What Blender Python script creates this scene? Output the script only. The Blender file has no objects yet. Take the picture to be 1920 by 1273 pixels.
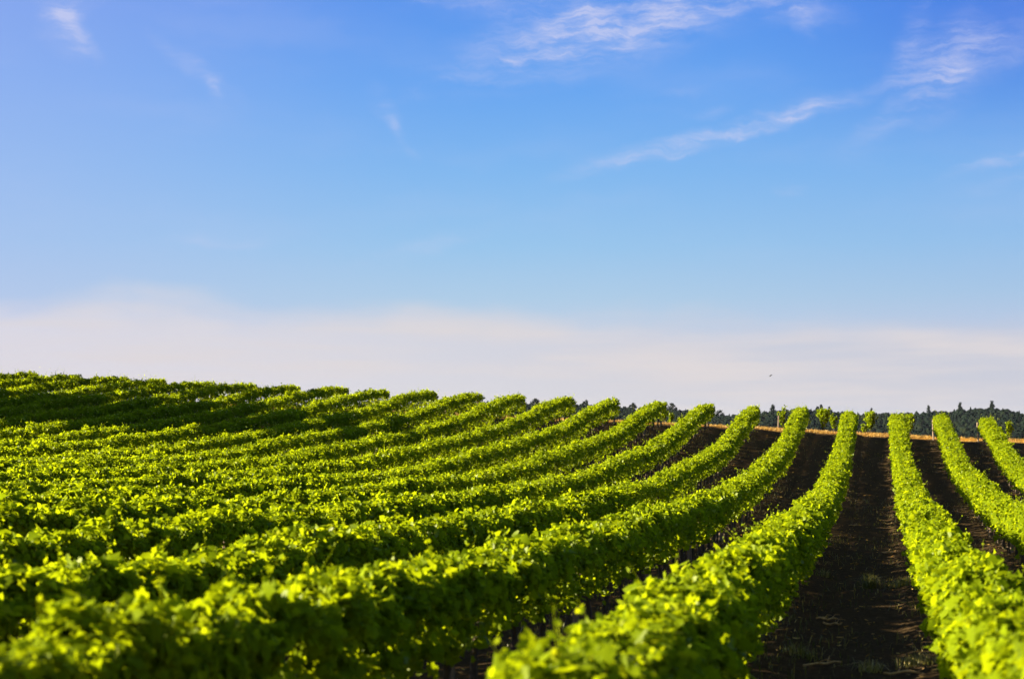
import bpy, math, random
import numpy as np
from mathutils import Vector

R = math.radians
rng = np.random.default_rng(11)
random.seed(11)
scn = bpy.context.scene
COL = scn.collection

# ------------------------------------------------------------------ camera
FPX, HOR, VPX = 3000.0, 800.0, 1647.0          # focal length in photo pixels, eye level, row direction
YAW = math.atan((VPX - 960.0) / FPX)
CY, SY = math.cos(YAW), math.sin(YAW)
cam_d = bpy.data.cameras.new("camera")
cam = bpy.data.objects.new("camera", cam_d)
COL.objects.link(cam)
cam.location = (0, 0, 0)
cam.rotation_euler = (R(90), 0, YAW)
cam_d.sensor_width = 36.0
cam_d.lens = 36.0 * FPX / 1920.0
cam_d.shift_y = (HOR - 636.5) / 1920.0
cam_d.clip_start, cam_d.clip_end = 0.1, 8000
cam_d.dof.use_dof = True
cam_d.dof.focus_distance = 55.0
cam_d.dof.aperture_fstop = 1.9
scn.camera = cam

# ------------------------------------------------------------------ light and exposure
EXPO = 2.42
HAZE = 0.000016                                  # density of the air
SUN_EL, SUN_AZ = R(19.3), R(-100)                # azimuth clockwise from the row direction (+Y)
scn.view_settings.view_transform = 'Standard'
scn.view_settings.look = 'None'
scn.view_settings.gamma = 1.0
scn.view_settings.exposure = EXPO
scn.cycles.max_bounces = 6
scn.cycles.diffuse_bounces = 2
scn.cycles.transmission_bounces = 4
scn.cycles.transparent_max_bounces = 4
scn.cycles.volume_bounces = 0
scn.cycles.caustics_reflective = False
scn.cycles.caustics_refractive = False

sun_dir = Vector((math.sin(SUN_AZ) * math.cos(SUN_EL), math.cos(SUN_AZ) * math.cos(SUN_EL), math.sin(SUN_EL)))
sl = bpy.data.lights.new("sun", 'SUN')
sl.energy = 5.0
sl.angle = R(0.5)
sl.color = (1.0, 0.87, 0.55)
so = bpy.data.objects.new("sun", sl)
COL.objects.link(so)
so.rotation_euler = (-sun_dir).to_track_quat('-Z', 'Y').to_euler()


class NT:
    """tiny node-building helper"""
    def __init__(self, tree):
        self.t = tree
        tree.nodes.clear()

    def n(self, typ, ins=None, **props):
        nd = self.t.nodes.new(typ)
        for k, v in props.items():
            setattr(nd, k, v)
        for k, v in (ins or {}).items():
            if isinstance(v, bpy.types.NodeSocket):
                self.t.links.new(v, nd.inputs[k])
            else:
                nd.inputs[k].default_value = v
        return nd

    def m(self, op, a, b=0.0, c=0.0, clamp=False):
        return self.n('ShaderNodeMath', {0: a, 1: b, 2: c}, operation=op, use_clamp=clamp).outputs[0]

    def smooth(self, v, lo, hi, o0=0.0, o1=1.0):
        return self.n('ShaderNodeMapRange', {0: v, 1: lo, 2: hi, 3: o0, 4: o1},
                      interpolation_type='SMOOTHSTEP', clamp=True).outputs[0]

    def mix(self, f, a, b, blend='MIX'):
        nd = self.n('ShaderNodeMix', data_type='RGBA', blend_type=blend)
        for sock, v in ((nd.inputs[0], f), (nd.inputs[6], a), (nd.inputs[7], b)):
            if isinstance(v, bpy.types.NodeSocket):
                self.t.links.new(v, sock)
            else:
                sock.default_value = v
        return nd.outputs[2]

    def ramp(self, f, stops):
        nd = self.n('ShaderNodeValToRGB', {0: f})
        e = nd.color_ramp.elements
        while len(e) < len(stops):
            e.new(0.5)
        for el, (p, c) in zip(e, stops):
            el.position = p
            el.color = (*c, 1.0)
        return nd.outputs[0]


def lin(*c):
    return tuple((x / 255 / 12.92) if x <= 10.3 else ((x / 255 + 0.055) / 1.055) ** 2.4 for x in c)


# ------------------------------------------------------------------ world: sky with thin cirrus and a haze bank
world = bpy.data.worlds.new("World")
scn.world = world
world.use_nodes = True
W = NT(world.node_tree)
sky = W.n('ShaderNodeTexSky', sky_type='NISHITA', sun_disc=False, sun_elevation=SUN_EL,
          sun_rotation=SUN_AZ, altitude=200.0, air_density=1.0, dust_density=0.6, ozone_density=3.0)
SKY_K = 0.05
sky_c = W.n('ShaderNodeVectorMath', {0: sky.outputs[0], 'Scale': SKY_K}, operation='SCALE').outputs[0]
tc = W.n('ShaderNodeTexCoord').outputs['Generated']
sep = W.n('ShaderNodeSeparateXYZ', {0: tc})
az = W.m('MULTIPLY', W.m('ARCTAN2', sep.outputs[0], sep.outputs[1]), 57.29578)     # degrees from +Y, clockwise
el = W.m('MULTIPLY', W.m('ARCSINE', sep.outputs[2]), 57.29578)


def azel(px, py):
    """direction (degrees) of a place in the sky"""
    a = (px - 960.0) / FPX
    X, Z, H = a, 1.0, (HOR - py) / FPX
    wx, wy = X * CY - Z * SY, X * SY + Z * CY
    return math.degrees(math.atan2(wx, wy)), math.degrees(math.atan2(H, math.hypot(wx, wy)))


E2 = 2.0 ** -EXPO
lo_f = W.m('DIVIDE', el, 40.0, clamp=True)
stops = [(0.0, (216, 218, 224)), (1.3, (213, 215, 222)), (3.2, (196, 208, 228)), (4.6, (174, 204, 231)),
         (6.4, (153, 197, 236)), (9.0, (130, 184, 239)), (12.0, (105, 166, 240)), (15.5, (86, 146, 236)), (40.0, (44, 98, 200))]
clear = W.ramp(lo_f, [(p / 40.0, lin(*c)) for p, c in stops])
side = W.smooth(az, -33.0, -8.0)
clear = W.mix(W.smooth(az, -13.0, -34.0, 0.0, 0.36), clear, (*lin(186, 192, 240), 1.0))
clear = W.mix(W.smooth(az, -12.0, 8.0, 0.0, 0.4), clear, W.mix(1.0, clear, (0.80, 0.82, 0.95, 1.0), 'MULTIPLY'))
deep = W.m('MULTIPLY', W.smooth(az, -6.0, 6.5, 0.0, 0.8), W.smooth(el, 8.5, 14.0))
clear = W.mix(deep, clear, W.mix(1.0, clear, (0.62, 0.66, 0.90, 1.0), 'MULTIPLY'))
# bank of thin haze along the horizon
warp = W.n('ShaderNodeTexNoise', {'Vector': W.n('ShaderNodeCombineXYZ', {0: az, 1: W.m('MULTIPLY', el, 3.0), 2: 2.0}).outputs[0],
                                  'Scale': 0.16, 'Detail': 5.0, 'Roughness': 0.5}).outputs[0]
edge = W.m('ADD', W.m('MULTIPLY_ADD', az, -0.028, 3.45), W.m('MULTIPLY_ADD', warp, 3.2, -1.6))
bank = W.smooth(W.m('SUBTRACT', edge, el), -0.75, 0.95)
bank_c = W.mix(W.smooth(az, -32.0, 6.0), (*lin(228, 222, 226), 1.0), (*lin(203, 203, 214), 1.0))
sn_ = W.n('ShaderNodeTexNoise', {'Vector': W.n('ShaderNodeCombineXYZ', {0: W.m('MULTIPLY', az, 0.10), 1: W.m('MULTIPLY', el, 1.1), 2: 7.0}).outputs[0],
                                 'Scale': 1.0, 'Detail': 5.0, 'Roughness': 0.55}).outputs[0]
bank_c = W.mix(W.smooth(sn_, 0.35, 0.7), bank_c, (*lin(226, 217, 216), 1.0))
clear = W.mix(W.m('MULTIPLY', bank, W.smooth(sn_, 0.25, 0.75, 0.62, 0.82)), clear, bank_c)

# cirrus streaks, each with its own direction in the sky
streaks = [  # px, py, half length, half width, tilt (deg, rising to the right), strength
    (112, 18, 60, 30, -72, 0.85), (142, 62, 42, 16, -40, 0.75), (150, 10, 60, 18, 35, 0.35),
    (365, 125, 70, 16, -34, 0.45), (403, 168, 24, 11, -60, 0.45),
    (722, 205, 36, 16, -62, 0.36), (742, 250, 42, 10, -48, 0.34), (800, 165, 60, 12, 22, 0.22),
    (1150, 62, 240, 52, 13, 0.78), (1108, 40, 34, 20, -50, 0.75), (1040, 20, 130, 26, -4, 0.5), (1250, 30, 160, 34, 16, 0.6), (1010, 70, 90, 40, 8, 0.45),
    (964, 121, 26, 13, 10, 0.62), (850, 6, 60, 10, 0, 0.5),
    (1480, 18, 80, 22, -10, 0.55), (1502, 44, 26, 16, -50, 0.6),
    (1345, 256, 225, 15, 13, 0.78), (1470, 222, 75, 12, 17, 0.62), (1200, 290, 90, 15, 8, 0.36),
    (1770, 130, 75, 52, 55, 0.62), (1715, 185, 120, 22, 36, 0.42), (1860, 85, 110, 44, 16, 0.5), (1705, 80, 60, 22, 68, 0.5),
    (1600, 175, 130, 12, 10, 0.28), (1880, 298, 75, 11, 14, 0.62), (1900, 340, 60, 12, 10, 0.2),
    (1485, 358, 24, 10, 0, 0.35), (800, 462, 110, 15, 15, 0.3), (382, 452, 46, 9, -2, 0.25), (470, 460, 36, 8, 3, 0.2),
    (1335, 212, 26, 10, 5, 0.22), (1285, 172, 40, 8, 8, 0.22)]
PXD = math.degrees(1.0 / FPX)
uv = W.n('ShaderNodeCombineXYZ', {0: az, 1: el, 2: 0.0}).outputs[0]
wn = W.n('ShaderNodeTexNoise', {'Vector': uv, 'Scale': 0.9, 'Detail': 4.0, 'Roughness': 0.55}).outputs['Color']
wv = W.n('ShaderNodeVectorMath', {0: wn, 1: (0.5, 0.5, 0.5)}, operation='SUBTRACT').outputs[0]
wv = W.n('ShaderNodeVectorMath', {0: wv, 'Scale': 0.8}, operation='SCALE').outputs[0]
uvw = W.n('ShaderNodeVectorMath', {0: uv, 1: wv}, operation='ADD').outputs[0]
cover = None
for (px, py, hl, hw, tilt, st) in streaks:
    a0, e0 = azel(px, py)
    hl, hw, st = hl * 1.15, hw * 1.05, st * 1.0
    mp = W.n('ShaderNodeMapping', {'Vector': uvw, 'Location': (a0, e0, 0.0), 'Rotation': (0, 0, R(tilt)),
                                   'Scale': (hl * PXD, hw * PXD, 1.0)}, vector_type='TEXTURE').outputs[0]
    ln = W.n('ShaderNodeVectorMath', {0: mp}, operation='LENGTH').outputs['Value']
    mk = W.smooth(ln, 1.7, 0.0, 0.0, st)
    cover = mk if cover is None else W.m('ADD', cover, mk)
fib = W.n('ShaderNodeMapping', {'Vector': uvw, 'Rotation': (0, 0, R(-16)), 'Scale': (0.50, 2.1, 1.0)}).outputs[0]
fn = W.n('ShaderNodeTexNoise', {'Vector': fib, 'Scale': 0.9, 'Detail': 8.0, 'Roughness': 0.6}).outputs[0]
fn = W.smooth(fn, 0.30, 0.74, 0.10, 1.0)
fib2 = W.n('ShaderNodeMapping', {'Vector': uvw, 'Rotation': (0, 0, R(-22)), 'Scale': (0.9, 6.5, 1.0)}).outputs[0]
fn2 = W.n('ShaderNodeTexNoise', {'Vector': fib2, 'Scale': 1.0, 'Detail': 6.0, 'Roughness': 0.6}).outputs[0]
fn = W.m('MULTIPLY', fn, W.smooth(fn2, 0.30, 0.66, 0.62, 1.12))
wide = W.n('ShaderNodeTexNoise', {'Vector': fib, 'Scale': 0.22, 'Detail': 5.0}).outputs[0]
veil = W.m('MULTIPLY', W.smooth(wide, 0.45, 0.75, 0.0, 0.13), W.smooth(el, 4.0, 8.0))
cloud = W.m('ADD', W.m('MULTIPLY', cover, fn), veil, clamp=True)
clear = W.mix(W.m('MULTIPLY', cloud, 0.64), clear, (*lin(212, 213, 240), 1.0))
clear = W.n('ShaderNodeVectorMath', {0: clear, 'Scale': E2}, operation='SCALE').outputs[0]
final = W.mix(W.smooth(el, 17.0, 42.0), clear, sky_c)
below = W.smooth(el, -1.0, -6.0)
final = W.mix(below, final, (0.03, 0.035, 0.03, 1.0))
bg = W.n('ShaderNodeBackground', {'Color': final, 'Strength': 1.0})
wo = W.n('ShaderNodeOutputWorld', {'Surface': bg.outputs[0]})


# ------------------------------------------------------------------ helpers
def hashgrid(n, m, seed):
    return np.random.default_rng(seed).random((n, m))


_G = hashgrid(256, 256, 5)


def vnoise(x, y, seed=0):
    """smooth 2D value noise in -1..1"""
    x = np.asarray(x, float) + seed * 17.31
    y = np.asarray(y, float) + seed * 7.77
    xi, yi = np.floor(x).astype(int), np.floor(y).astype(int)
    fx, fy = x - xi, y - yi
    fx, fy = fx * fx * (3 - 2 * fx), fy * fy * (3 - 2 * fy)
    g = lambda a, b: _G[a % 256, b % 256]
    v = (g(xi, yi) * (1 - fx) + g(xi + 1, yi) * fx) * (1 - fy) + (g(xi, yi + 1) * (1 - fx) + g(xi + 1, yi + 1) * fx) * fy
    return v * 2 - 1


def fbm(x, y, seed=0, octv=4):
    x, y = np.asarray(x, float), np.asarray(y, float)
    s, a, t = 0.0, 1.0, 0.0
    for o in range(octv):
        s = s + a * vnoise(x * 2 ** o, y * 2 ** o, seed + o)
        t += a
        a *= 0.5
    return s / t


def sstep(a, b, x):
    t = np.clip((np.asarray(x, float) - a) / (b - a), 0, 1)
    return t * t * (3 - 2 * t)


def make_mesh(name, verts, faces_list, mats, attr=None, mat_idx=None, smooth=False):
    """faces_list: list of (n,k) int arrays. attr: per-vertex float 'tint'."""
    me = bpy.data.meshes.new(name)
    verts = np.ascontiguousarray(verts, dtype=np.float32)
    me.vertices.add(len(verts))
    me.vertices.foreach_set('co', verts.ravel())
    loops = np.concatenate([f.ravel() for f in faces_list]).astype(np.int32)
    totals = np.concatenate([np.full(len(f), f.shape[1], dtype=np.int32) for f in faces_list])
    starts = np.zeros(len(totals), dtype=np.int32)
    starts[1:] = np.cumsum(totals)[:-1]
    me.loops.add(len(loops))
    me.loops.foreach_set('vertex_index', loops)
    me.polygons.add(len(totals))
    me.polygons.foreach_set('loop_start', starts)
    try:
        me.polygons.foreach_set('loop_total', totals)
    except Exception:
        pass
    for m in mats:
        me.materials.append(m)
    if mat_idx is not None:
        me.polygons.foreach_set('material_index', np.ascontiguousarray(mat_idx, dtype=np.int32))
    if attr is not None:
        a = me.attributes.new('tint', 'FLOAT', 'POINT')
        a.data.foreach_set('value', np.ascontiguousarray(attr, dtype=np.float32))
    me.update(calc_edges=True)
    if smooth:
        me.polygons.foreach_set('use_smooth', np.ones(len(totals), dtype=bool))
    return me


def add_obj(name, data, parent=None, loc=(0, 0, 0), rot=(0, 0, 0), scale=(1, 1, 1)):
    o = bpy.data.objects.new(name, data)
    COL.objects.link(o)
    o.location, o.rotation_euler, o.scale = loc, rot, scale
    if parent is not None:
        o.parent = parent
    return o


def tag(o, label=None, cat=None, group=None, kind=None):
    for k, v in (('label', label), ('category', cat), ('group', group), ('kind', kind)):
        if v:
            o[k] = v
    return o


def thing(name, label, cat, loc, group=None, rotz=0.0):
    o = add_obj(name, None, loc=loc, rot=(0, 0, rotz))
    return tag(o, label, cat, group)


class MB:
    """collects tubes and leaves into one mesh"""
    def __init__(self):
        self.v, self.f, self.a, self.nv = [], [], [], 0

    def add(self, v, f, a=0.5):
        v = np.asarray(v, float)
        self.v.append(v)
        for q in (f if isinstance(f, list) else [f]):
            self.f.append(np.asarray(q) + self.nv)
        self.a.append(np.full(len(v), a) if np.isscalar(a) else np.asarray(a))
        self.nv += len(v)

    def tube(self, pts, rad, n=6, a=0.5, cap=True):
        pts = [Vector(p) for p in pts]
        V, F = [], []
        up = Vector((0.31, 0.83, 0.2)).normalized()
        for i, p in enumerate(pts):
            d = (pts[min(i + 1, len(pts) - 1)] - pts[max(i - 1, 0)]).normalized()
            x = d.cross(up).normalized()
            y = d.cross(x)
            r = rad[i] if hasattr(rad, '__len__') else rad
            for j in range(n):
                t = 2 * math.pi * j / n
                V.append(p + (x * math.cos(t) + y * math.sin(t)) * r)
        for i in range(len(pts) - 1):
            for j in range(n):
                F.append((i * n + j, i * n + (j + 1) % n, (i + 1) * n + (j + 1) % n, (i + 1) * n + j))
        self.add([tuple(v) for v in V], np.array(F), a)
        if cap:
            k = self.nv - n
            self.f.append(np.array([[k + j for j in range(n)]]))

    def build(self, name, mats, parent=None, smooth=False, **kw):
        me = make_mesh(name, np.concatenate(self.v), self.f, mats, np.concatenate(self.a), smooth=smooth)
        return add_obj(name, me, parent, **kw)


# ------------------------------------------------------------------ materials
def new_mat(name):
    m = bpy.data.materials.new(name)
    m.use_nodes = True
    return m, NT(m.node_tree)


def mat_leaf(name, stops_d, stops_t, rough=0.55, spec=0.02, trans=0.5):
    m, t = new_mat(name)
    at = t.n('ShaderNodeAttribute', attribute_name='tint').outputs['Fac']
    cd = t.ramp(at, stops_d)
    ct = t.ramp(at, stops_t)
    d = t.n('ShaderNodeBsdfDiffuse', {'Color': cd})
    tr = t.n('ShaderNodeBsdfTranslucent', {'Color': ct})
    mx = t.n('ShaderNodeMixShader', {0: trans, 1: d.outputs[0], 2: tr.outputs[0]})
    gl = t.n('ShaderNodeBsdfGlossy', {'Color': (1, 1, 0.95, 1), 'Roughness': rough})
    fr = t.n('ShaderNodeFresnel', {'IOR': 1.4}).outputs[0]
    m2 = t.n('ShaderNodeMixShader', {0: t.m('MULTIPLY', fr, spec), 1: mx.outputs[0], 2: gl.outputs[0]})
    t.n('ShaderNodeOutputMaterial', {'Surface': m2.outputs[0]})
    return m


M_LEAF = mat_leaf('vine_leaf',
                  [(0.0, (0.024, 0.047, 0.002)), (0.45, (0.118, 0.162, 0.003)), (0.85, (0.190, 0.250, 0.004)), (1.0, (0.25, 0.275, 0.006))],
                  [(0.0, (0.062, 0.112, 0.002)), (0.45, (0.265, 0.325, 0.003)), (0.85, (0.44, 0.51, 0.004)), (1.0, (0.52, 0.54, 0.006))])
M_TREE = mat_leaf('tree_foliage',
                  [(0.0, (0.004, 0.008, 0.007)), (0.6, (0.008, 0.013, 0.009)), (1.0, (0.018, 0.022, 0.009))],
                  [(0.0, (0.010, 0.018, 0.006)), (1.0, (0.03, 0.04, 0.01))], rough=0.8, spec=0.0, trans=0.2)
M_STRAW = mat_leaf('dry_straw',
                   [(0.0, (0.10, 0.048, 0.010)), (0.5, (0.36, 0.185, 0.030)), (1.0, (0.52, 0.36, 0.11))],
                   [(0.0, (0.16, 0.08, 0.02)), (1.0, (0.45, 0.3, 0.08))], rough=0.6, spec=0.05, trans=0.3)
M_GRASS = mat_leaf('green_grass',
                   [(0.0, (0.05, 0.065, 0.010)), (0.5, (0.13, 0.125, 0.026)), (1.0, (0.42, 0.32, 0.11))],
                   [(0.0, (0.06, 0.09, 0.01)), (1.0, (0.35, 0.3, 0.06))], rough=0.6, spec=0.05, trans=0.4)


def mat_wood(name, c0, c1, scale):
    m, t = new_mat(name)
    p = t.n('ShaderNodeTexCoord').outputs['Object']
    mp = t.n('ShaderNodeMapping', {'Vector': p, 'Scale': (scale, scale, scale * 0.12)}).outputs[0]
    n = t.n('ShaderNodeTexNoise', {'Vector': mp, 'Scale': 1.0, 'Detail': 6.0, 'Roughness': 0.65}).outputs[0]
    c = t.ramp(n, [(0.3, c0), (0.7, c1)])
    b = t.n('ShaderNodeBump', {'Height': n, 'Strength': 0.8, 'Distance': 0.01}).outputs[0]
    s = t.n('ShaderNodeBsdfPrincipled', {'Base Color': c, 'Roughness': 0.9, 'Normal': b})
    t.n('ShaderNodeOutputMaterial', {'Surface': s.outputs[0]})
    return m


M_BARK = mat_wood('vine_bark', (0.018, 0.012, 0.008), (0.085, 0.055, 0.035), 60.0)
M_POST = mat_wood('weathered_post', (0.10, 0.065, 0.045), (0.27, 0.19, 0.14), 50.0)
M_CANE = mat_wood('dry_cane', (0.26, 0.14, 0.05), (0.50, 0.32, 0.12), 40.0)
m_b, t_b = new_mat('dark_feather')
t_b.n('ShaderNodeOutputMaterial', {'Surface': t_b.n('ShaderNodeBsdfPrincipled', {'Base Color': (0.012, 0.012, 0.014, 1), 'Roughness': 0.7}).outputs[0]})
M_BIRD = m_b

# ------------------------------------------------------------------ terrain
YN = np.array([5, 8, 12, 17, 24, 32, 40, 48, 56, 64, 72, 80, 88, 95.])
TA = np.array([-1.425, -1.162, -1.48, -1.528, -1.68, -1.798, -1.825, -1.912, -1.607, -1.4, -0.91, 0.07, 0.779, 0.83])
TB = np.array([-0.475, -0.54, -0.568, -0.416, -0.373, -0.413, -0.553, -0.768, -0.971, -1.229, -1.37, -1.345, -1.182, -1.05])
TC = np.array([0.097, 0.223, 0.336, 0.385, 0.361, 0.272, 0.173, 0.086, 0.017, 0.009, -0.003, -0.047, -0.103, -0.142])
_yd = np.linspace(-10, 130, 1401)


def _dense(a):
    v = np.interp(_yd, YN, a)
    k = np.hanning(71)
    k /= k.sum()
    return np.convolve(np.pad(v, 35, mode='edge'), k, mode='valid')


_DA, _DB, _DC = _dense(TA), _dense(TB), _dense(TC)
ROW_H = 1.27
SKYLINE = np.array([(700, 752), (900, 754), (1000, 757), (1100, 760), (1200, 766), (1260, 768), (1300, 772), (1350, 780), (1400, 778),
                    (1460, 769), (1520, 769), (1580, 775), (1620, 777), (1700, 775), (1760, 773), (1800, 769), (1850, 765), (1880, 767),
                    (1920, 776), (2000, 786), (2300, 780)], float)
FOREST_Y = 1200.0
_sx = (SKYLINE[:, 0] - 960) / FPX                                    # camera-frame slope -> world X at FOREST_Y
_SX = FOREST_Y * (_sx * CY - SY) / (_sx * SY + CY)
_SH = (HOR - SKYLINE[:, 1]) / FPX * (FOREST_Y * (CY + _sx * SY) / (CY + _sx * SY) / (CY + _sx * SY)) - 4.6


def canopy(x, y):
    """height of the tops of the vine rows"""
    x, y = np.asarray(x, float), np.asarray(y, float)
    yc = np.clip(y, -9, 129)
    a, b, c = np.interp(yc, _yd, _DA), np.interp(yc, _yd, _DB), np.interp(yc, _yd, _DC)
    lim = np.interp(yc, [5, 12, 25, 40, 60, 90], [-12, -14, -20, -26, -36, -50])
    xc = np.clip(x, lim, 4.0)
    h = a + b * xc / 20 + c * (xc / 20) ** 2
    slope = b / 20 + 2 * c * xc / 400
    return h + np.clip(slope * (x - xc), -6, 6) * 0.5


def yend(x):
    return 87.9 + 0.115 * np.asarray(x, float)


def terrain(x, y):
    x, y = np.asarray(x, float), np.asarray(y, float)
    near = canopy(x, np.minimum(y, 96.0)) - ROW_H
    crest = 96.0 + 0.06 * x
    t = np.clip(y - crest, 0, None)
    near = near - 0.0010 * np.minimum(t, 70) ** 2 - 0.055 * np.minimum(t, 200) * sstep(0, 8, t)
    hill = np.interp(x, _SX, _SH)
    far = -24.0 + (hill + 24.0) * np.clip((y - 620.0) / (FOREST_Y - 620.0), 0, 1) ** 0.85
    far = far - np.clip(y - FOREST_Y - 60, 0, None) * 0.02
    far = np.where(y > 2, far, near)
    w = sstep(110, 420, y)
    out = near * (1 - w) + far * w
    side = sstep(60, 600, np.abs(x)) * sstep(0, 400, y)
    return out - 0.0 * side


def ground(x, y):
    """terrain with the low ridges under the rows and cloddy soil"""
    x, y = np.asarray(x, float), np.asarray(y, float)
    base = terrain(x, y)
    inrow = (y > 5) & (y < 92) & (x > -55) & (x < 9)
    ph = np.cos((x + 1.5) / 2.5 * 2 * np.pi)
    fine = 0.045 * ph + 0.04 * fbm(x * 1.1, y * 0.7, 3, 3) + 0.016 * fbm(x * 4.5, y * 4.5, 9, 3)
    rut = -0.035 * np.exp(-((np.abs(((x + 1.5 + 1.25) % 2.5) - 1.25) - 0.72) / 0.16) ** 2)
    return base + np.where(inrow, fine + rut, 0.06 * fbm(x * 0.5, y * 0.5, 3, 3) * sstep(140, 90, y))


def grid_axis(parts):
    return np.unique(np.round(np.concatenate([np.arange(a, b, s) for a, b, s in parts]), 4))


gx = np.concatenate([-np.geomspace(62, 4000, 40)[::-1], grid_axis([(-60, -4, 0.4), (-4, 2.2, 0.075), (2.2, 16, 0.4)]), np.geomspace(17, 4000, 44)])
gx = np.unique(np.concatenate([gx, np.arange(-600, 300, 14.0)]))
gy = np.concatenate([-np.geomspace(4, 1500, 24)[::-1], grid_axis([(-3, 9, 0.5), (9, 46, 0.13), (46, 104, 0.28)]), np.geomspace(105, 620, 40),
                     np.arange(640, 1320, 20.0), np.geomspace(1340, 7000, 20)])
gy = np.unique(gy)
GX, GY = np.meshgrid(gx, gy)
GZ = ground(GX, GY)
nx, ny = len(gx), len(gy)
idx = np.arange(nx * ny).reshape(ny, nx)
gf = np.stack([idx[:-1, :-1], idx[:-1, 1:], idx[1:, 1:], idx[1:, :-1]], -1).reshape(-1, 4)

M_GROUND, t = new_mat('vineyard_ground')
pos = t.n('ShaderNodeNewGeometry').outputs['Position']
sp = t.n('ShaderNodeSeparateXYZ', {0: pos})
n1 = t.n('ShaderNodeTexNoise', {'Vector': pos, 'Scale': 2.2, 'Detail': 8.0, 'Roughness': 0.65}).outputs[0]
n2 = t.n('ShaderNodeTexNoise', {'Vector': pos, 'Scale': 14.0, 'Detail': 6.0, 'Roughness': 0.7}).outputs[0]
n3 = t.n('ShaderNodeTexNoise', {'Vector': pos, 'Scale': 0.35, 'Detail': 4.0}).outputs[0]
soil = t.ramp(n2, [(0.25, (0.018, 0.0120, 0.0068)), (0.55, (0.056, 0.037, 0.021)), (0.8, (0.14, 0.092, 0.050))])
soil = t.mix(t.smooth(n1, 0.52, 0.72, 0.0, 0.5), soil, (0.045, 0.031, 0.015, 1))
dry = t.ramp(n2, [(0.3, (0.06, 0.03, 0.008)), (0.5, (0.30, 0.135, 0.020)), (0.75, (0.42, 0.25, 0.06))])
fld = t.ramp(n3, [(0.3, (0.035, 0.045, 0.018)), (0.7, (0.07, 0.075, 0.03))])
hd = t.m('SUBTRACT', sp.outputs[1], t.m('MULTIPLY_ADD', sp.outputs[0], 0.115, 88.3))
hd = t.m('ADD', hd, t.m('MULTIPLY_ADD', n1, 7.0, -3.8))
patch = t.n('ShaderNodeTexNoise', {'Vector': pos, 'Scale': 0.8, 'Detail': 6.0, 'Roughness': 0.7}).outputs[0]
dry = t.mix(t.smooth(patch, 0.42, 0.56, 0.75, 0.0), dry, (0.085, 0.045, 0.018, 1))
colr = t.mix(t.smooth(hd, -0.5, 1.6), soil, dry)
colr = t.mix(t.smooth(sp.outputs[1], 130.0, 300.0), colr, fld)
colr = t.mix(t.smooth(sp.outputs[1], 4.0, 1.0, 0.0, 0.8), colr, dry)
bmp = t.n('ShaderNodeBump', {'Height': n2, 'Strength': 0.9, 'Distance': 0.03}).outputs[0]
s_ = t.n('ShaderNodeBsdfDiffuse', {'Color': colr, 'Roughness': 1.0, 'Normal': bmp})
t.n('ShaderNodeOutputMaterial', {'Surface': s_.outputs[0]})
go = add_obj('ground', make_mesh('ground', np.stack([GX, GY, GZ], -1).reshape(-1, 3), [gf], [M_GROUND], smooth=True))
tag(go, kind='structure')

# ------------------------------------------------------------------ leaf shapes
# local x = across, y = along the midrib, z = normal
_lob = np.array([(0.0, -0.10), (0.22, -0.24), (0.50, -0.10), (0.40, 0.10), (0.62, 0.34), (0.36, 0.46), (0.26, 0.62), (0.0, 1.0)])
_o = np.vstack([_lob, [(-x, y) for x, y in _lob[-2:0:-1]]])
_o = np.vstack([_o, [(0.0, 0.30)]])
_oz = -0.22 * np.abs(_o[:, 0]) ** 1.3 - 0.10 * (_o[:, 1] - 0.3) ** 2 + 0.06 * np.sin(_o[:, 1] * 9 + _o[:, 0] * 5)
LEAF_NEAR = (np.column_stack([_o[:, 0] * 0.95, _o[:, 1] - 0.1, _oz]),
             np.array([(i, (i + 1) % 14, 14) for i in range(14)]))
_q = np.array([(0, -.12, 0), (.5, -.05, -.12), (.48, .42, -.16), (0, .95, -.10), (-.48, .42, -.16), (-.5, -.05, -.12)], float)
LEAF_MID = (_q, np.array([(0, 1, 2, 3), (0, 3, 4, 5)]))
_k = np.array([(0, -.15, .03), (.52, .25, -.10), (0, .85, -.03), (-.52, .25, -.10)], float)
LEAF_FAR = (_k, np.array([(0, 1, 2, 3)]))


def leaf_cloud(P, N, T, S, tint, shape):
    """P positions, N normals, T rough midrib directions, S sizes -> verts, faces, tint"""
    tv, tf = shape
    N = N / np.linalg.norm(N, axis=1, keepdims=True)
    T = T - (T * N).sum(1, keepdims=True) * N
    T = T / (np.linalg.norm(T, axis=1, keepdims=True) + 1e-9)
    B = np.cross(T, N)
    n, k = len(P), len(tv)
    bend = rng.uniform(0.3, 1.7, (n, 1, 1))
    wid = rng.uniform(0.85, 1.12, (n, 1, 1))
    V = (P[:, None, :] + S[:, None, None] * (tv[None, :, 0:1] * wid * B[:, None, :] + tv[None, :, 1:2] * T[:, None, :]
                                            + tv[None, :, 2:3] * bend * N[:, None, :]))
    Fc = (tf[None] + (np.arange(n) * k)[:, None, None]).reshape(-1, tf.shape[1])
    return V.reshape(-1, 3), Fc, np.repeat(tint, k)


def depth(x, y):
    return -x * SY + y * CY


def row_shape(s, k):
    H = ROW_H + 0.10 * fbm(s * 0.75, np.full_like(s, k * 3.1), 21, 4) + 0.055 * np.sin(s * 2 * np.pi / 1.1 + k) + 0.085 * fbm(s * 2.6, np.full_like(s, k * 9.1), 71, 2) + 0.05 * vnoise(s * 0.12, np.full_like(s, k * 1.7), 4)
    Wd = 0.335 + (0.02 * sstep(55, 25, s) if k >= 2 else 0.0) + 0.08 * fbm(s * 1.0, np.full_like(s, k * 5.3), 33, 3)
    B = (0.50 if k < 5 else 0.37) + 0.11 * fbm(s * 1.2, np.full_like(s, k * 2.3), 44, 3)
    return H, Wd, B


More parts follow.
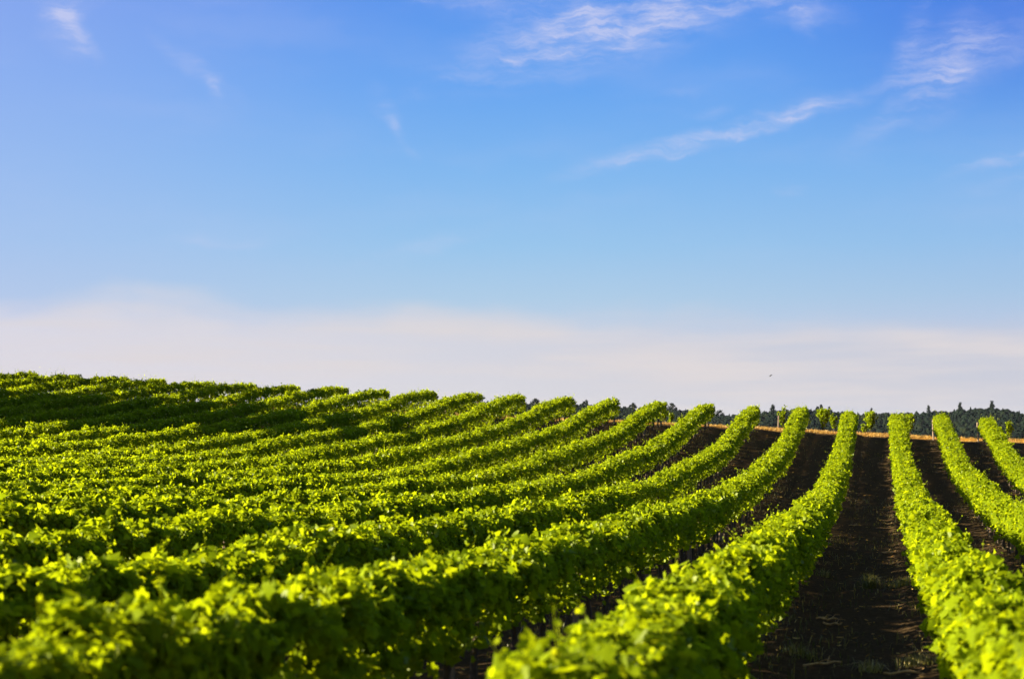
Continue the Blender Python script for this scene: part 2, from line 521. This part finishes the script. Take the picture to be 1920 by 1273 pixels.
def foliage_pieces(k, xd, s0, s1, dens, shape, size, stems):
    """leaves of one stretch of a row: list of (verts, faces, tint)"""
    out = []
    n = int((s1 - s0) * dens)
    if n < 1:
        return out
    nc = max(1, n // 11)
    cl = rng.integers(0, nc, n)
    loose = rng.random(n) < 0.3
    s = rng.uniform(s0, s1, n)
    s = np.where(loose, s, rng.uniform(s0, s1, nc)[cl])
    phi = np.where(rng.random(n) < 0.46, rng.normal(np.pi / 2, 0.62, n), rng.uniform(-0.75, np.pi + 0.75, n))
    H, Wd, B = row_shape(s, k)
    phi = np.where(loose, phi, phi[cl])
    bump = fbm(s * 3.0, phi * 1.7 + k, 7, 3)
    rho = 1.0 - np.abs(rng.normal(0, 0.24, n)) + 0.09
    rho = np.where(loose, rho, rho[cl])
    rho = np.where(rng.random(n) < 0.10, np.sqrt(rng.uniform(0.1, 1, n)), rho) * (1 + 0.33 * bump)
    c, sn = np.cos(phi), np.sin(phi)
    lx = rho * Wd * np.sign(c) * np.abs(c) ** 0.65
    cz, hz = (H + B) / 2, (H - B) / 2
    lz = cz + rho * hz * np.sign(sn) * np.abs(sn) ** 0.65
    hang = (sn < -0.2) & (rng.random(n) < 0.5)
    lz = np.where(hang, lz + 0.1, lz)
    jit = np.where(loose, 0.02, 0.046)[:, None] * rng.normal(0, 1, (n, 3)) * np.array([1, 1, .8])
    # closed rounded ends
    e = np.minimum(s - ROW_S0[k], ROW_S1[k] - s)
    sh = np.sqrt(np.clip(e / 0.35, 0.05, 1))
    lx *= sh
    lz = cz + (lz - cz) * (0.6 + 0.4 * sh)
    x, y = xd + lx, s
    z = terrain(x * 0 + xd, y) + lz
    P = np.column_stack([x, y, z]) + jit * np.where(e < .3, .4, 1.0)[:, None]
    Nn = np.column_stack([c * 0.75, rng.normal(0, 0.05, n), sn * 0.6 + 0.28]) + rng.normal(0, 0.72, (n, 3))
    T = np.column_stack([c * 0.5, np.zeros(n), np.full(n, -0.55)]) + rng.normal(0, 0.6, (n, 3))
    S = size * np.clip(rng.lognormal(-0.05, 0.28, n), 0.45, 1.9)
    tint = np.clip(0.55 + rng.normal(0, 0.13, n) + 0.14 * bump, 0, 1)
    tint = np.where(rng.random(n) < 0.006, 0.97, tint)
    out.append(leaf_cloud(P, Nn, T, S, tint, shape))
    # upright shoots above the hedge
    m = int((s1 - s0) * 4.6)
    s = rng.uniform(s0, s1, m)
    H, Wd, B = row_shape(s, k)
    L = np.clip(rng.exponential(0.13, m) + 0.14, 0, 0.5) * np.where(rng.random(m) < 0.08, 1.6, 1.0)
    L = L * (0.75 + 1.5 * np.clip(fbm(s * 1.3, s * 0 + k * 4.7, 61, 2), 0, 1))
    L = np.minimum(L * (1.0 if stems else 1.25), 0.42)
    if k >= 14:
        L = L * 1.25
    bx = rng.uniform(-0.95, 0.95, m) * Wd
    base = np.column_stack([xd + bx, s, terrain(np.full(m, xd), s) + H - 0.06 - 0.25 * (bx / 0.45) ** 2])
    dr = np.column_stack([rng.normal(0, 0.35, m) + bx * 0.9, rng.normal(0, 0.35, m), np.ones(m)])
    dr /= np.linalg.norm(dr, axis=1, keepdims=True)
    cv = rng.normal(0, 0.45, (m, 3)) * np.array([1, 1, 0.2])
    for q in np.arange(0.10, 1.01, 0.10):
        keep = (L * q > 0.02) & (rng.random(m) < 0.88)
        p = base + dr * (L * q)[:, None] + cv * (L * q * q * 0.6)[:, None]
        p = p + rng.normal(0, 0.022, (m, 3))
        Sz = size * (1.0 - 0.55 * q) * rng.uniform(0.6, 1.05, m)
        Nn = rng.normal(0, 0.7, (m, 3)) + np.array([0, 0, 0.35])
        T = rng.normal(0, 0.8, (m, 3)) + np.array([0, 0, 0.1])
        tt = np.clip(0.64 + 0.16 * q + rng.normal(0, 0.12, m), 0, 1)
        if keep.any():
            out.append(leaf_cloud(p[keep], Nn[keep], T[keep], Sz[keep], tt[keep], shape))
    if stems:
        qs = np.array([0, 0.5, 1.0])
        rings = []
        for q in qs:
            p = base - dr * 0.08 + dr * ((L + 0.08) * q)[:, None] + cv * (L * q * q * 0.6)[:, None]
            r = 0.0045 * (1 - 0.6 * q)
            rings.append(np.stack([p + np.array([r, 0, 0]), p + np.array([-0.5 * r, 0.87 * r, 0]), p + np.array([-0.5 * r, -0.87 * r, 0])], 1))
        V = np.concatenate(rings, 1)                                 # m, 9, 3
        fq = np.array([(a * 3 + j, a * 3 + (j + 1) % 3, a * 3 + 3 + (j + 1) % 3, a * 3 + 3 + j) for a in (0, 1) for j in range(3)])
        Fc = (fq[None] + (np.arange(m) * 9)[:, None, None]).reshape(-1, 4)
        out.append((V.reshape(-1, 3), Fc, np.full(m * 9, 0.9)))
    return out


# ------------------------------------------------------------------ vine stock and posts (built once, copied along every row)
def trunk_mesh(seed):
    r = random.Random(seed)
    b = MB()
    x = y = 0.0
    pts, rad = [], []
    for i in range(7):
        pts.append((x, y, -0.08 + i * 0.115))
        rad.append(0.038 * (1.25 - 0.09 * i) * r.uniform(0.85, 1.2))
        x += r.uniform(-0.03, 0.03)
        y += r.uniform(-0.03, 0.03)
    b.tube(pts, rad, 7)
    top = pts[-1]
    for sg in (-1, 1):
        b.tube([top, (x * 0.5, y + sg * 0.18, top[2] + 0.06), (0, y + sg * 0.36, top[2] + 0.09), (0.01 * sg, y + sg * 0.52, top[2] + 0.10)],
               [0.026, 0.021, 0.017, 0.012], 6)
        for _ in range(2):
            yy = y + sg * r.uniform(0.1, 0.5)
            b.tube([(0, yy, top[2] + 0.07), (r.uniform(-.05, .05), yy + r.uniform(-.06, .06), top[2] + 0.3)], [0.008, 0.005], 5)
    return make_mesh('trunk', np.concatenate(b.v), b.f, [M_BARK], np.concatenate(b.a), smooth=True)


TRUNKS = [trunk_mesh(i) for i in range(6)]


def post_mesh(seed, h):
    r = random.Random(seed)
    b = MB()
    b.tube([(0, 0, -0.25), (r.uniform(-.01, .01), 0, 0.3), (r.uniform(-.015, .015), r.uniform(-.01, .01), h - 0.02), (0, 0, h)],
           [0.048, 0.047, 0.043, 0.034], 9)
    return make_mesh('post', np.concatenate(b.v), b.f, [M_POST], np.concatenate(b.a), smooth=True)


POSTS = [post_mesh(i, 1.12) for i in range(3)]

ROWS = list(range(-3, 20))
ROW_X = {k: -1.5 - 2.5 * k if k >= 0 else -1.30 - 2.27 * k for k in ROWS}
ROW_S0, ROW_S1 = {}, {}
for k in ROWS:
    xd = ROW_X[k]
    a = (-170 - 960) / FPX if k >= 2 else (-900 - 960) / FPX
    y0 = (xd * CY + a * xd * SY) / (a * CY - SY)                      # where the row leaves the frame on the left
    ROW_S0[k] = max(7.0 if k <= 0 else 5.4, y0)
    ROW_S1[k] = float(yend(xd)) + 0.4 * math.sin(k * 2.4)
LABELS = {
    -3: "vine row beside the right frame edge, dark trunks bared at its uphill end",
    -2: "second vine row right of the dirt track, post leaning out at its uphill end",
    -1: "broad sunlit vine row bordering the right side of the dirt track",
    0: "vine row bordering the track's left side, big blurred leaf at its near end",
    1: "second vine row left of the dirt track, bare trunks and straw under its near side",
    2: "third vine row left of the dirt track, its tip against the wooded hill",
    3: "fourth vine row left of the track, its dark end beside a dip in the wood",
    4: "fifth vine row left of the track, its end just above the far wood",
    5: "sixth vine row left of the track, its tall squared end against pale sky",
    6: "seventh vine row left of the track, pale trunks showing below its end",
    7: "eighth vine row left of the track, where the far wood disappears behind",
    8: "ninth vine row left of the track, leafy dark end hanging over the slope",
    9: "tenth vine row left of the track, flat long end against pale sky",
    10: "eleventh vine row left of the track, half sunlit and half in hill shade",
    11: "twelfth vine row left of the track, crossing the shaded band on the hill",
    12: "thirteenth vine row left of the track, shaded below and dimly lit on top",
    13: "fourteenth vine row left of the track, high on the shaded hill",
    14: "fifteenth vine row left of the track, fifth row down from the top left corner",
    15: "sixteenth vine row left of the track, fourth row down from the hilltop row",
    16: "seventeenth vine row left of the track, third below the hilltop row at left",
    17: "eighteenth vine row left of the track, second below the hilltop row at left",
    18: "vine row just below the hilltop row at the left frame edge",
    19: "hilltop vine row at left frame edge with loose shoots against the sky"}
for k in ROWS:
    xd, s0, s1 = ROW_X[k], ROW_S0[k], ROW_S1[k]
    base = np.array([xd, s0, float(terrain(xd, s0))])
    row = thing('vine_row', LABELS[k], 'vine row', tuple(base), 'rows of grapevines')
    parts = []
    step = 1.0
    s = s0
    while s < s1 - 1e-6:
        e = min(s + step, s1)
        z = float(depth(xd, (s + e) / 2))
        if z < 15:
            parts += foliage_pieces(k, xd, s, e, 2000, LEAF_NEAR, 0.080, True)
        elif z < 40:
            parts += foliage_pieces(k, xd, s, e, 1950, LEAF_MID, 0.073, True)
        else:
            parts += foliage_pieces(k, xd, s, e, 1150, LEAF_FAR, 0.083, False)
        s = e
    if k == 0:                                                       # big old leaves and a thick shoot at the near end
        q = np.array([(-1.62, s0 + .02, 1.20), (-1.50, s0 + .10, 1.10), (-1.72, s0 + .35, 1.24), (-1.35, s0 + .25, 1.08), (-1.6, s0 + .7, 1.28), (-1.3, s0 + .6, 1.15)])
        q[:, 2] += terrain(q[:, 0], q[:, 1])
        parts.append(leaf_cloud(q, np.array([(.35, -.9, .25)] * 6) + rng.normal(0, .25, (6, 3)), np.array([(.1, 0, -1.0)] * 6) + rng.normal(0, .2, (6, 3)),
                                np.array([.165, .13, .12, .14, .11, .12]), np.array([.62, .7, .6, .5, .72, .6]), LEAF_NEAR))
    b = MB()
    for v, f, a in parts:
        b.add(v - base, f, a)
    b.build('foliage', [M_LEAF], row)
    # stocks: where the photograph can see under the leaves
    lo = s0 if k <= 3 else max(s0, s1 - (30 if k <= 8 else 8))
    sv = s1 - 0.55
    i = 0
    while sv > lo and i < 95:
        o = add_obj('trunk', TRUNKS[(i * 5 + k) % 6], row,
                    (random.uniform(-.04, .04), sv - base[1], float(ground(xd, sv)) - base[2]),
                    (random.uniform(-.06, .06), random.uniform(-.06, .06), random.choice((0, math.pi)) + random.uniform(-.2, .2)),
                    (1, 1, random.uniform(0.9, 1.08)))
        if i % 6 == 0:
            add_obj('post', POSTS[i % 3], row, (random.uniform(-.05, .05), sv + 0.45 - base[1], float(ground(xd, sv + 0.45)) - base[2]),
                    (random.uniform(-.03, .03), random.uniform(-.04, .04), random.uniform(0, 3)))
        if i == 0 and k <= -2:
            add_obj('post', POSTS[1], row, (-0.36, s1 - 0.25 - base[1], float(ground(xd, s1)) - base[2]), (0.0, -0.06, 0), (1, 1, 0.9))
        sv -= 1.1 + random.uniform(-.08, .08)
        i += 1



# ------------------------------------------------------------------ first vines of the block beyond the headland
def at_px(px, y):
    a = (px - 960) / FPX
    return y * (a * CY - SY) / (a * SY + CY)


def grapevine(px, y, h, w, label, seed, n=260):
    global rng
    h, w, n = h * 1.06, w * 1.15, n * 3
    rng = np.random.default_rng(seed)
    x = at_px(px, y)
    z = float(terrain(x, y))
    root = thing('grapevine', label, 'grapevine', (x, y, z), 'vines beyond the headland')
    add_obj('trunk', TRUNKS[seed % 6], root, scale=(1, 0.6, max(0.35, h * 0.5)))
    b = MB()
    m = max(5, int(n / 26))
    for q in range(m):                                               # arching shoots, leaves along each
        ang = rng.uniform(0, 2 * np.pi)
        rad = w * 0.5 * rng.uniform(0.2, 1.0)
        top = np.array([math.cos(ang) * rad, math.sin(ang) * rad, h * rng.uniform(0.72, 1.05)])
        st = np.array([rng.uniform(-.08, .08), rng.uniform(-.08, .08), h * rng.uniform(0.2, 0.5)])
        u = rng.uniform(0, 1, 26)[:, None]
        P = st + (top - st) * u + rng.normal(0, 0.05, (26, 3)) + np.array([0, 0, 0.06]) * np.sin(u * 3)
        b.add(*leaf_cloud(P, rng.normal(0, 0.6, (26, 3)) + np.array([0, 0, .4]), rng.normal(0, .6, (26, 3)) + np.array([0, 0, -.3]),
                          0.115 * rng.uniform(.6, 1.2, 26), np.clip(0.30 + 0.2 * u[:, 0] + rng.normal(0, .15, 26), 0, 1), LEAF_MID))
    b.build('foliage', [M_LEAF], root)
    if seed == 51:
        add_obj('post', POSTS[0], root, (-0.22, -0.1, 0), (0, 0.03, 0), (0.8, 0.8, 0.75))
    return root


grapevine(1466, 97.5, 1.25, 0.55, "vine with a bare post-like stem left of the second row's tip", 51, 130)
grapevine(1545, 98.0, 1.28, 0.85, "dark bushy vine beyond the headland, left of the track-side row's tip", 52, 420)
grapevine(1563, 96.8, 0.95, 0.42, "small pale vine shoot touching the left side of the track-side row's tip", 53, 110)
grapevine(1632, 98.0, 1.22, 0.80, "bushy two-lobed vine beyond the headland at the top of the dirt track", 54, 340)
grapevine(1706, 97.5, 1.15, 0.62, "vine close behind the tip of the row right of the dirt track", 55, 260)
grapevine(1620, 96.6, 0.45, 0.28, "knee-high pale vine shoot at the top of the track, left of the bushy vine", 56, 60)
grapevine(1258, 96.5, 0.62, 0.30, "small pale vine shoot before the wood, right of a dark row end", 57, 70)
grapevine(1245, 95.2, 0.75, 0.30, "pale upright shoot hugging the shaded end of the fifth row", 58, 80)
grapevine(1893, 98.0, 0.95, 0.40, "yellowing sparse vine behind the last row at far right", 59, 90)


# ------------------------------------------------------------------ dry grass, weeds and straw
def blades(n, x, y, hgt, wid, lean, tint, curl=0.5):
    """thin two-segment blades; x,y arrays -> verts, faces, tint"""
    z = ground(x, y) - 0.01
    ang = rng.uniform(0, 2 * np.pi, n)
    d = np.column_stack([np.cos(ang), np.sin(ang), np.zeros(n)])
    side = np.column_stack([-np.sin(ang), np.cos(ang), np.zeros(n)])
    b0 = np.column_stack([x, y, z])
    ln = np.abs(rng.normal(0, 1, n)) * lean
    mid = b0 + d * (hgt * ln * 0.35)[:, None] + np.array([0, 0, 1]) * (hgt * 0.6)[:, None]
    tip = b0 + d * (hgt * ln * (0.6 + curl))[:, None] + np.array([0, 0, 1]) * (hgt * np.clip(1 - ln * 0.4, .35, 1))[:, None]
    w = wid[:, None]
    V = np.stack([b0 - side * w, b0 + side * w, mid + side * w * .8, mid - side * w * .8, tip], 1)
    q = np.array([(0, 1, 2, 3)])
    tr = np.array([(3, 2, 4)])
    o = (np.arange(n) * 5)[:, None, None]
    return V.reshape(-1, 3), [(q[None] + o).reshape(-1, 4), (tr[None] + o).reshape(-1, 3)], np.repeat(tint, 5)


rng = np.random.default_rng(77)
n = 46000
x = rng.uniform(-34, 9, n)
y = yend(x) + 0.6 + rng.random(n) ** 0.8 * 9.5 + 0.8 * fbm(x * 0.8, x * 0, 2, 3)
keep = fbm(x * 0.7, y * 0.5, 41, 3) > -0.12
x, y = x[keep], y[keep]
n = len(x)
b = MB()
b.add(*blades(n, x, y, rng.uniform(.05, .17, n) * (1 + .5 * fbm(x, y, 5, 2)), rng.uniform(.004, .010, n), 0.8, np.clip(rng.normal(.55, .22, n), 0, 1)))
tag(b.build('dry_grass', [M_STRAW]), 'strip of golden dry grass along the headland beyond the row ends', 'dry grass', kind='stuff')

n = 34000
kk = rng.integers(-3, 5, n)
y = 8 + rng.random(n) ** 1.2 * 78
off = np.where(rng.random(n) < 0.62, rng.normal(0, 0.55, n), rng.uniform(-1.25, 1.25, n))
x = -1.5 - 2.5 * kk + off
keep = (fbm(x * 0.9, y * 0.5, 14, 3) > -0.08) & (y < yend(x) - 0.5)
x, y = x[keep], y[keep]
n = len(x)
b = MB()
b.add(*blades(n, x, y, rng.uniform(.04, .20, n), rng.uniform(.003, .006, n), 0.9, np.clip(rng.normal(.45, .3, n), 0, 1)))
tag(b.build('weeds', [M_GRASS]), 'sparse dry weeds growing along the feet of the vine rows', 'weeds', kind='stuff')

n = 5200                                                             # flat curled straw and dead leaves
kk = rng.integers(-3, 4, n)
x = -1.5 - 2.5 * kk + rng.uniform(-1.2, 1.2, n)
y = 9 + rng.random(n) ** 1.1 * 76
P = np.column_stack([x, y, ground(x, y) + 0.012])
Nn = rng.normal(0, .35, (n, 3)) + np.array([0, 0, 1.0])
T = rng.normal(0, 1, (n, 3)) * np.array([1, 1, .2])
shape = (LEAF_MID[0] * np.array([0.35, 1.2, 1.2]), LEAF_MID[1])
b = MB()
b.add(*leaf_cloud(P, Nn, T, rng.uniform(.03, .10, n), np.clip(rng.normal(.5, .25, n), 0, 1), shape))
tag(b.build('straw', [M_STRAW]), 'scattered straw and dead leaves lying on the dark soil', 'straw', kind='stuff')


def on_ground(px, py):
    """where the sight line through a pixel meets the ground"""
    a, h = (px - 960) / FPX, (HOR - py) / FPX
    for z in np.arange(4, 140, 0.05):
        wx, wy = a * z * CY - z * SY, a * z * SY + z * CY
        if h * z <= terrain(wx, wy) + 0.0:
            return wx, wy
    return wx, wy


def tuft(px, py, n, h, spread, label, seed, mat=M_GRASS, t0=0.6, name='grass_tuft', cat='grass tuft', lean=0.8):
    global rng
    rng = np.random.default_rng(seed)
    x0, y0 = on_ground(px, py)
    x = x0 + rng.normal(0, spread, n)
    y = y0 + rng.normal(0, spread, n)
    v, f, a = blades(n, x, y, h * rng.uniform(.45, 1.1, n), rng.uniform(.003, .006, n), lean, np.clip(rng.normal(t0, .22, n), 0, 1), 0.7)
    b = MB()
    base = np.array([x0, y0, float(ground(x0, y0))])
    b.add(v - base, f, a)
    o = b.build(name, [mat], loc=tuple(base))
    return tag(o, label, cat, 'grass tufts on the track')


tuft(1632, 1100, 200, 0.36, 0.09, "tall pale grass tuft in the middle of the dirt track", 1, t0=0.4)
tuft(1690, 1098, 170, 0.24, 0.13, "low green tuft against the vine row right of the track", 2, t0=0.45)
tuft(1546, 1082, 90, 0.22, 0.07, "small bright tuft leaning out of the row left of the track", 3, t0=0.5)
tuft(1626, 941, 14, 0.24, 0.03, "spidery few-bladed tuft farther up the middle of the track", 4, t0=0.85, lean=1.6)
tuft(1505, 1230, 120, 0.22, 0.12, "brown tuft at the foot of the left track-side row, bottom of picture", 5, t0=0.5)
tuft(1630, 1250, 60, 0.22, 0.07, "sparse tuft of thick pale stalks at the bottom of the track", 6, t0=0.8, lean=1.1)
tuft(1725, 1245, 150, 0.20, 0.13, "dry brown tuft beside the right row at the bottom of the picture", 7, t0=0.65)


def cane(px, py, length, rot, label, seed):
    r = random.Random(seed)
    x0, y0 = on_ground(px, py)
    root = thing('vine_cutting', label, 'vine cutting', (x0, y0, float(ground(x0, y0))), 'vine prunings on the track', rot)
    b = MB()
    pts = []
    for i in range(7):
        u = i / 6 - 0.5
        pts.append((u * length, 0.05 * math.sin(i * 1.1 + seed), 0.035 + 0.035 * abs(math.sin(i * 0.9 + seed))))
    b.tube(pts, [.013, .016, .015, .017, .014, .012, .008], 7)
    b.build('cane', [M_CANE], root, smooth=True)
    c = MB()
    for j in (2, 4):
        p = pts[j]
        c.tube([p, (p[0] + .06, p[1] + r.choice((-1, 1)) * .08, p[2] + .05), (p[0] + .10, p[1] + r.choice((-1, 1)) * .13, p[2] + .07)], [.007, .006, .003], 5)
    c.build('twig', [M_CANE], root, smooth=True)
    return root


cane(1542, 1248, 0.50, 0.5, "curved pale vine pruning lying on the track at the bottom of the picture", 3)
cane(1702, 1262, 0.62, 0.35, "long pale vine pruning beside the right row at the bottom edge", 5)
cane(1552, 1163, 0.34, 0.15, "short straight pruning lying mid-track, upper of two", 7)
cane(1562, 1173, 0.28, 0.25, "short tilted pruning lying mid-track, lower of two", 8)
cane(1668, 1036, 0.36, 0.15, "orange pruning by the right row, about halfway up the track", 9)
cane(1602, 985, 0.36, 0.3, "pale pruning left of the track's middle, well up the slope", 10)


# ------------------------------------------------------------------ wooded hill
def ico():
    import bmesh
    bm = bmesh.new()
    bmesh.ops.create_icosphere(bm, subdivisions=2, radius=1.0)
    v = np.array([tuple(q.co) for q in bm.verts])
    f = np.array([[q.index for q in p.verts] for p in bm.faces])
    bm.free()
    return v, f


ICO_V, ICO_F = ico()


def crowns(P, rad, hgt, taper, tint):
    n, k = len(P), len(ICO_V)
    jit = 1 + rng.normal(0, 0.10, (n, k, 1))
    V = ICO_V[None] * jit
    t = (V[:, :, 2:3] + 1) / 2
    prof = 1 - taper[:, None, None] * np.clip(t, 0, 1)
    V = np.concatenate([V[:, :, :2] * prof * rad[:, None, None], (V[:, :, 2:3] + 1) * 0.5 * hgt[:, None, None]], 2)
    V = V + P[:, None, :]
    Fc = (ICO_F[None] + (np.arange(n) * k)[:, None, None]).reshape(-1, 3)
    tt = np.clip(np.repeat(tint, k).reshape(n, k) + rng.normal(0, .14, (n, k)), 0, 1)
    return V.reshape(-1, 3), Fc, tt.ravel()


rng = np.random.default_rng(5)
xs, ys = [], []
yy = 640.0
while yy < 1235:
    xl, xr = at_px(820, yy), at_px(2250, yy)
    n = int((xr - xl) / 4.6)
    xs.append(np.linspace(xl, xr, n) + rng.normal(0, 1.4, n))
    ys.append(np.full(n, yy) + rng.normal(0, 3.0, n))
    yy += 8.5
x, y = np.concatenate(xs), np.concatenate(ys)
n = len(x)
P = np.column_stack([x, y, terrain(x, y) + rng.uniform(0, .6, n)])
con = rng.random(n) < 0.05
b = MB()
b.add(*crowns(P, np.where(con, rng.uniform(1.1, 1.8, n), rng.uniform(1.7, 3.0, n)), np.where(con, rng.uniform(5, 7.2, n), rng.uniform(3.4, 5.6, n)),
              np.where(con, 0.75, rng.uniform(0.05, .3, n)), np.clip(.35 + .3 * fbm(x * .02, y * .02, 3, 3) + rng.normal(0, .2, n), 0, 1)))
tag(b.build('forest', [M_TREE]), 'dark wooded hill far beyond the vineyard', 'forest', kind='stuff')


def leaf_tree(name, label, cat, x, y, h, rad, conifer, seed, group=None, n=420, trunk_r=0.22, lsz=0.26):
    """tree of leaf clumps on a tapered trunk with limbs"""
    global rng
    rng = np.random.default_rng(seed)
    root = thing(name, label, cat, (x, y, float(terrain(x, y)) - 0.1), group)
    b = MB()
    b.tube([(0, 0, -0.3), (0.05 * h * .1, 0, h * .3), (0, 0.03 * h, h * .62), (0, 0, h * .93)], [trunk_r, trunk_r * .8, trunk_r * .5, trunk_r * .12], 8)
    for q in range(7):
        z0 = h * rng.uniform(.3, .75)
        a = rng.uniform(0, 6.28)
        r = rad * .7
        b.tube([(0, 0, z0), (math.cos(a) * r * .5, math.sin(a) * r * .5, z0 + h * .08), (math.cos(a) * r, math.sin(a) * r, z0 + h * .13)],
               [trunk_r * .4, trunk_r * .25, trunk_r * .08], 5)
    b.build('trunk', [M_BARK], root, smooth=True)
    c = MB()
    m = max(10, n // 22)
    for q in range(m):
        u = rng.random()
        zz = h * (.25 + .75 * u)
        rr = rad * ((1 - u) ** .8 if conifer else math.sqrt(max(0.05, 1 - (2 * u - .85) ** 2))) * math.sqrt(rng.uniform(.15, 1))
        a = rng.uniform(0, 6.28)
        ctr = np.array([math.cos(a) * rr, math.sin(a) * rr, zz])
        k = 22
        d = rng.normal(0, 1, (k, 3))
        P = ctr + d * rad * .16
        c.add(*leaf_cloud(P, d + np.array([0, 0, .6]), rng.normal(0, 1, (k, 3)), rad * lsz * rng.uniform(.6, 1.3, k),
                          np.clip(.4 + rng.normal(0, .2) + rng.normal(0, .12, k), 0, 1), LEAF_MID))
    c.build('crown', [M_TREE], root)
    return root


sky_trees = [  # px, top py, height, radius, conifer, label
    (1004, 757, 8.5, 3.0, False, "round far tree peeping over the seventh row left of the track"),
    (1098, 757, 8.5, 2.6, False, "far tree crown on the wood's edge, between two dark row ends at centre"),
    (1186, 764, 8.5, 2.8, False, "round far tree crown just right of the tall squared row end"),
    (1260, 767, 9.0, 3.4, False, "broad far tree at the top of the wood, right of the fifth row's end"),
    (1350, 777, 9.0, 3.2, False, "lone round tree at the wood's lowest dip, right of the fourth row's end"),
    (1449, 771, 9.0, 2.4, True, "pointed far tree right of the third row's tip"),
    (1538, 768, 10.0, 2.8, False, "tallest round tree above the wood between two row tips left of the track"),
    (1555, 773, 8.5, 1.7, True, "slim pointed tree next to the tallest round tree on the wood"),
    (1634, 773, 9.0, 1.7, True, "slim pointed far tree above the top of the dirt track"),
    (1741, 768, 10.0, 1.9, True, "sharp conifer spike on the wood left of the second right row's tip"),
    (1800, 766, 10.0, 2.1, True, "sharp conifer spike on the rising wood between the two rightmost rows"),
    (1860, 762, 9.5, 2.6, True, "highest conifer on the crest of the wooded hill at right")]
for i, (px, py, h, r, cf, lb) in enumerate(sky_trees):
    py, r = (py + 9.0, r * 1.2) if cf else (py + 1.0, r * 1.1)
    Y = 1205.0
    x = at_px(px, Y)
    z = (HOR - py) / FPX * depth(x, Y)
    hh = max(h, z - float(terrain(x, Y)) + 0.1)
    leaf_tree('conifer_tree' if cf else 'far_tree', lb, 'tree', x, Y, hh, r, cf, 200 + i, 'trees standing out on the far skyline', 500)

# broad trees beside the vineyard's left edge: outside the picture, their shade falls across the hill
for i, (x, y, h, r) in enumerate([(-47.5, 59.0, 9.4, 3.7), (-48.0, 65.0, 9.2, 3.7), (-63.0, 73.5, 13.0, 5.0)]):
    leaf_tree('shade_tree', ["lower of two oaks beside the left edge of the vineyard", "upper of two oaks beside the left edge of the vineyard",
                           "unseen thin tree added to dapple shade over the hilltop rows"][i], 'tree', x, y, h, r, False, 300 + i, 'oaks beside the vineyard', (9000, 9000, 800)[i], 0.3, (0.13, 0.13, 0.085)[i])  # thin third tree is unseen, added only to dim the hilltop rows

# ------------------------------------------------------------------ air between here and the wooded hill
def haze_box(x0, x1, y0, y1, z0, z1, dens):
    v = [(x, y, z) for z in (z0, z1) for x, y in ((x0, y0), (x1, y0), (x1, y1), (x0, y1))]
    f = np.array([(3, 2, 1, 0), (4, 5, 6, 7), (0, 1, 5, 4), (1, 2, 6, 5), (2, 3, 7, 6), (3, 0, 4, 7)])
    m, t = new_mat('haze')
    pv = t.n('ShaderNodeVolumePrincipled', {'Color': (0.62, 0.72, 0.95, 1), 'Density': dens, 'Anisotropy': 0.0})
    t.n('ShaderNodeOutputMaterial', {'Volume': pv.outputs[0]})
    tag(add_obj('haze', make_mesh('haze', np.array(v, float), [f], [m])), kind='stuff')


haze_box(-4200, 4200, -1700, 7200, float(GZ.min()) - 1, 24.0, HAZE)

# ------------------------------------------------------------------ bird
BZ = 130.0
bx = (1445.2 - 960) / FPX * BZ
bird = thing('bird', "tiny dark bird flying above the wood, the only one in the sky", 'bird',
             (bx * CY - BZ * SY, bx * SY + BZ * CY, (HOR - 704.4) / FPX * BZ), rotz=YAW)
bird.rotation_euler = (0, R(-32), YAW)
bird.scale = (1.1, 1.1, 1.1)
b = MB()
b.tube([(-.13, 0, 0), (-.09, 0, .004), (-.03, 0, .012), (.04, 0, .012), (.085, 0, .014), (.11, 0, .010), (.13, 0, .004)],
       [.006, .014, .033, .036, .024, .020, .004], 8)
b.add([(-.12, -.012, .004), (-.12, .012, .004), (-.20, .035, 0), (-.185, 0, .002), (-.20, -.035, 0)], np.array([(0, 1, 2, 3), (0, 3, 4, 4)])[:1])
b.add([(-.12, -.012, .004), (-.12, .012, .004), (-.185, 0, .002), (-.20, -.035, 0)], np.array([(0, 1, 2, 3)]))
b.build('body', [M_BIRD], bird, smooth=True)
for sg in (-1, 1):
    w = MB()
    pl = [(.05, .02, .02), (-.05, .02, .016), (.045, .12, .055), (-.06, .12, .05), (.0, .22, .05), (-.075, .21, .045), (-.09, .30, .03)]
    pts = [(a, sg * q, c) for a, q, c in pl] + [(a, sg * q, c - .006) for a, q, c in pl]
    w.add(pts, [np.array([(0, 1, 3, 2), (2, 3, 5, 4), (7, 9, 10, 8), (9, 11, 12, 10)]), np.array([(4, 5, 6), (11, 13, 12)])])
    w.build('wing', [M_BIRD], bird)
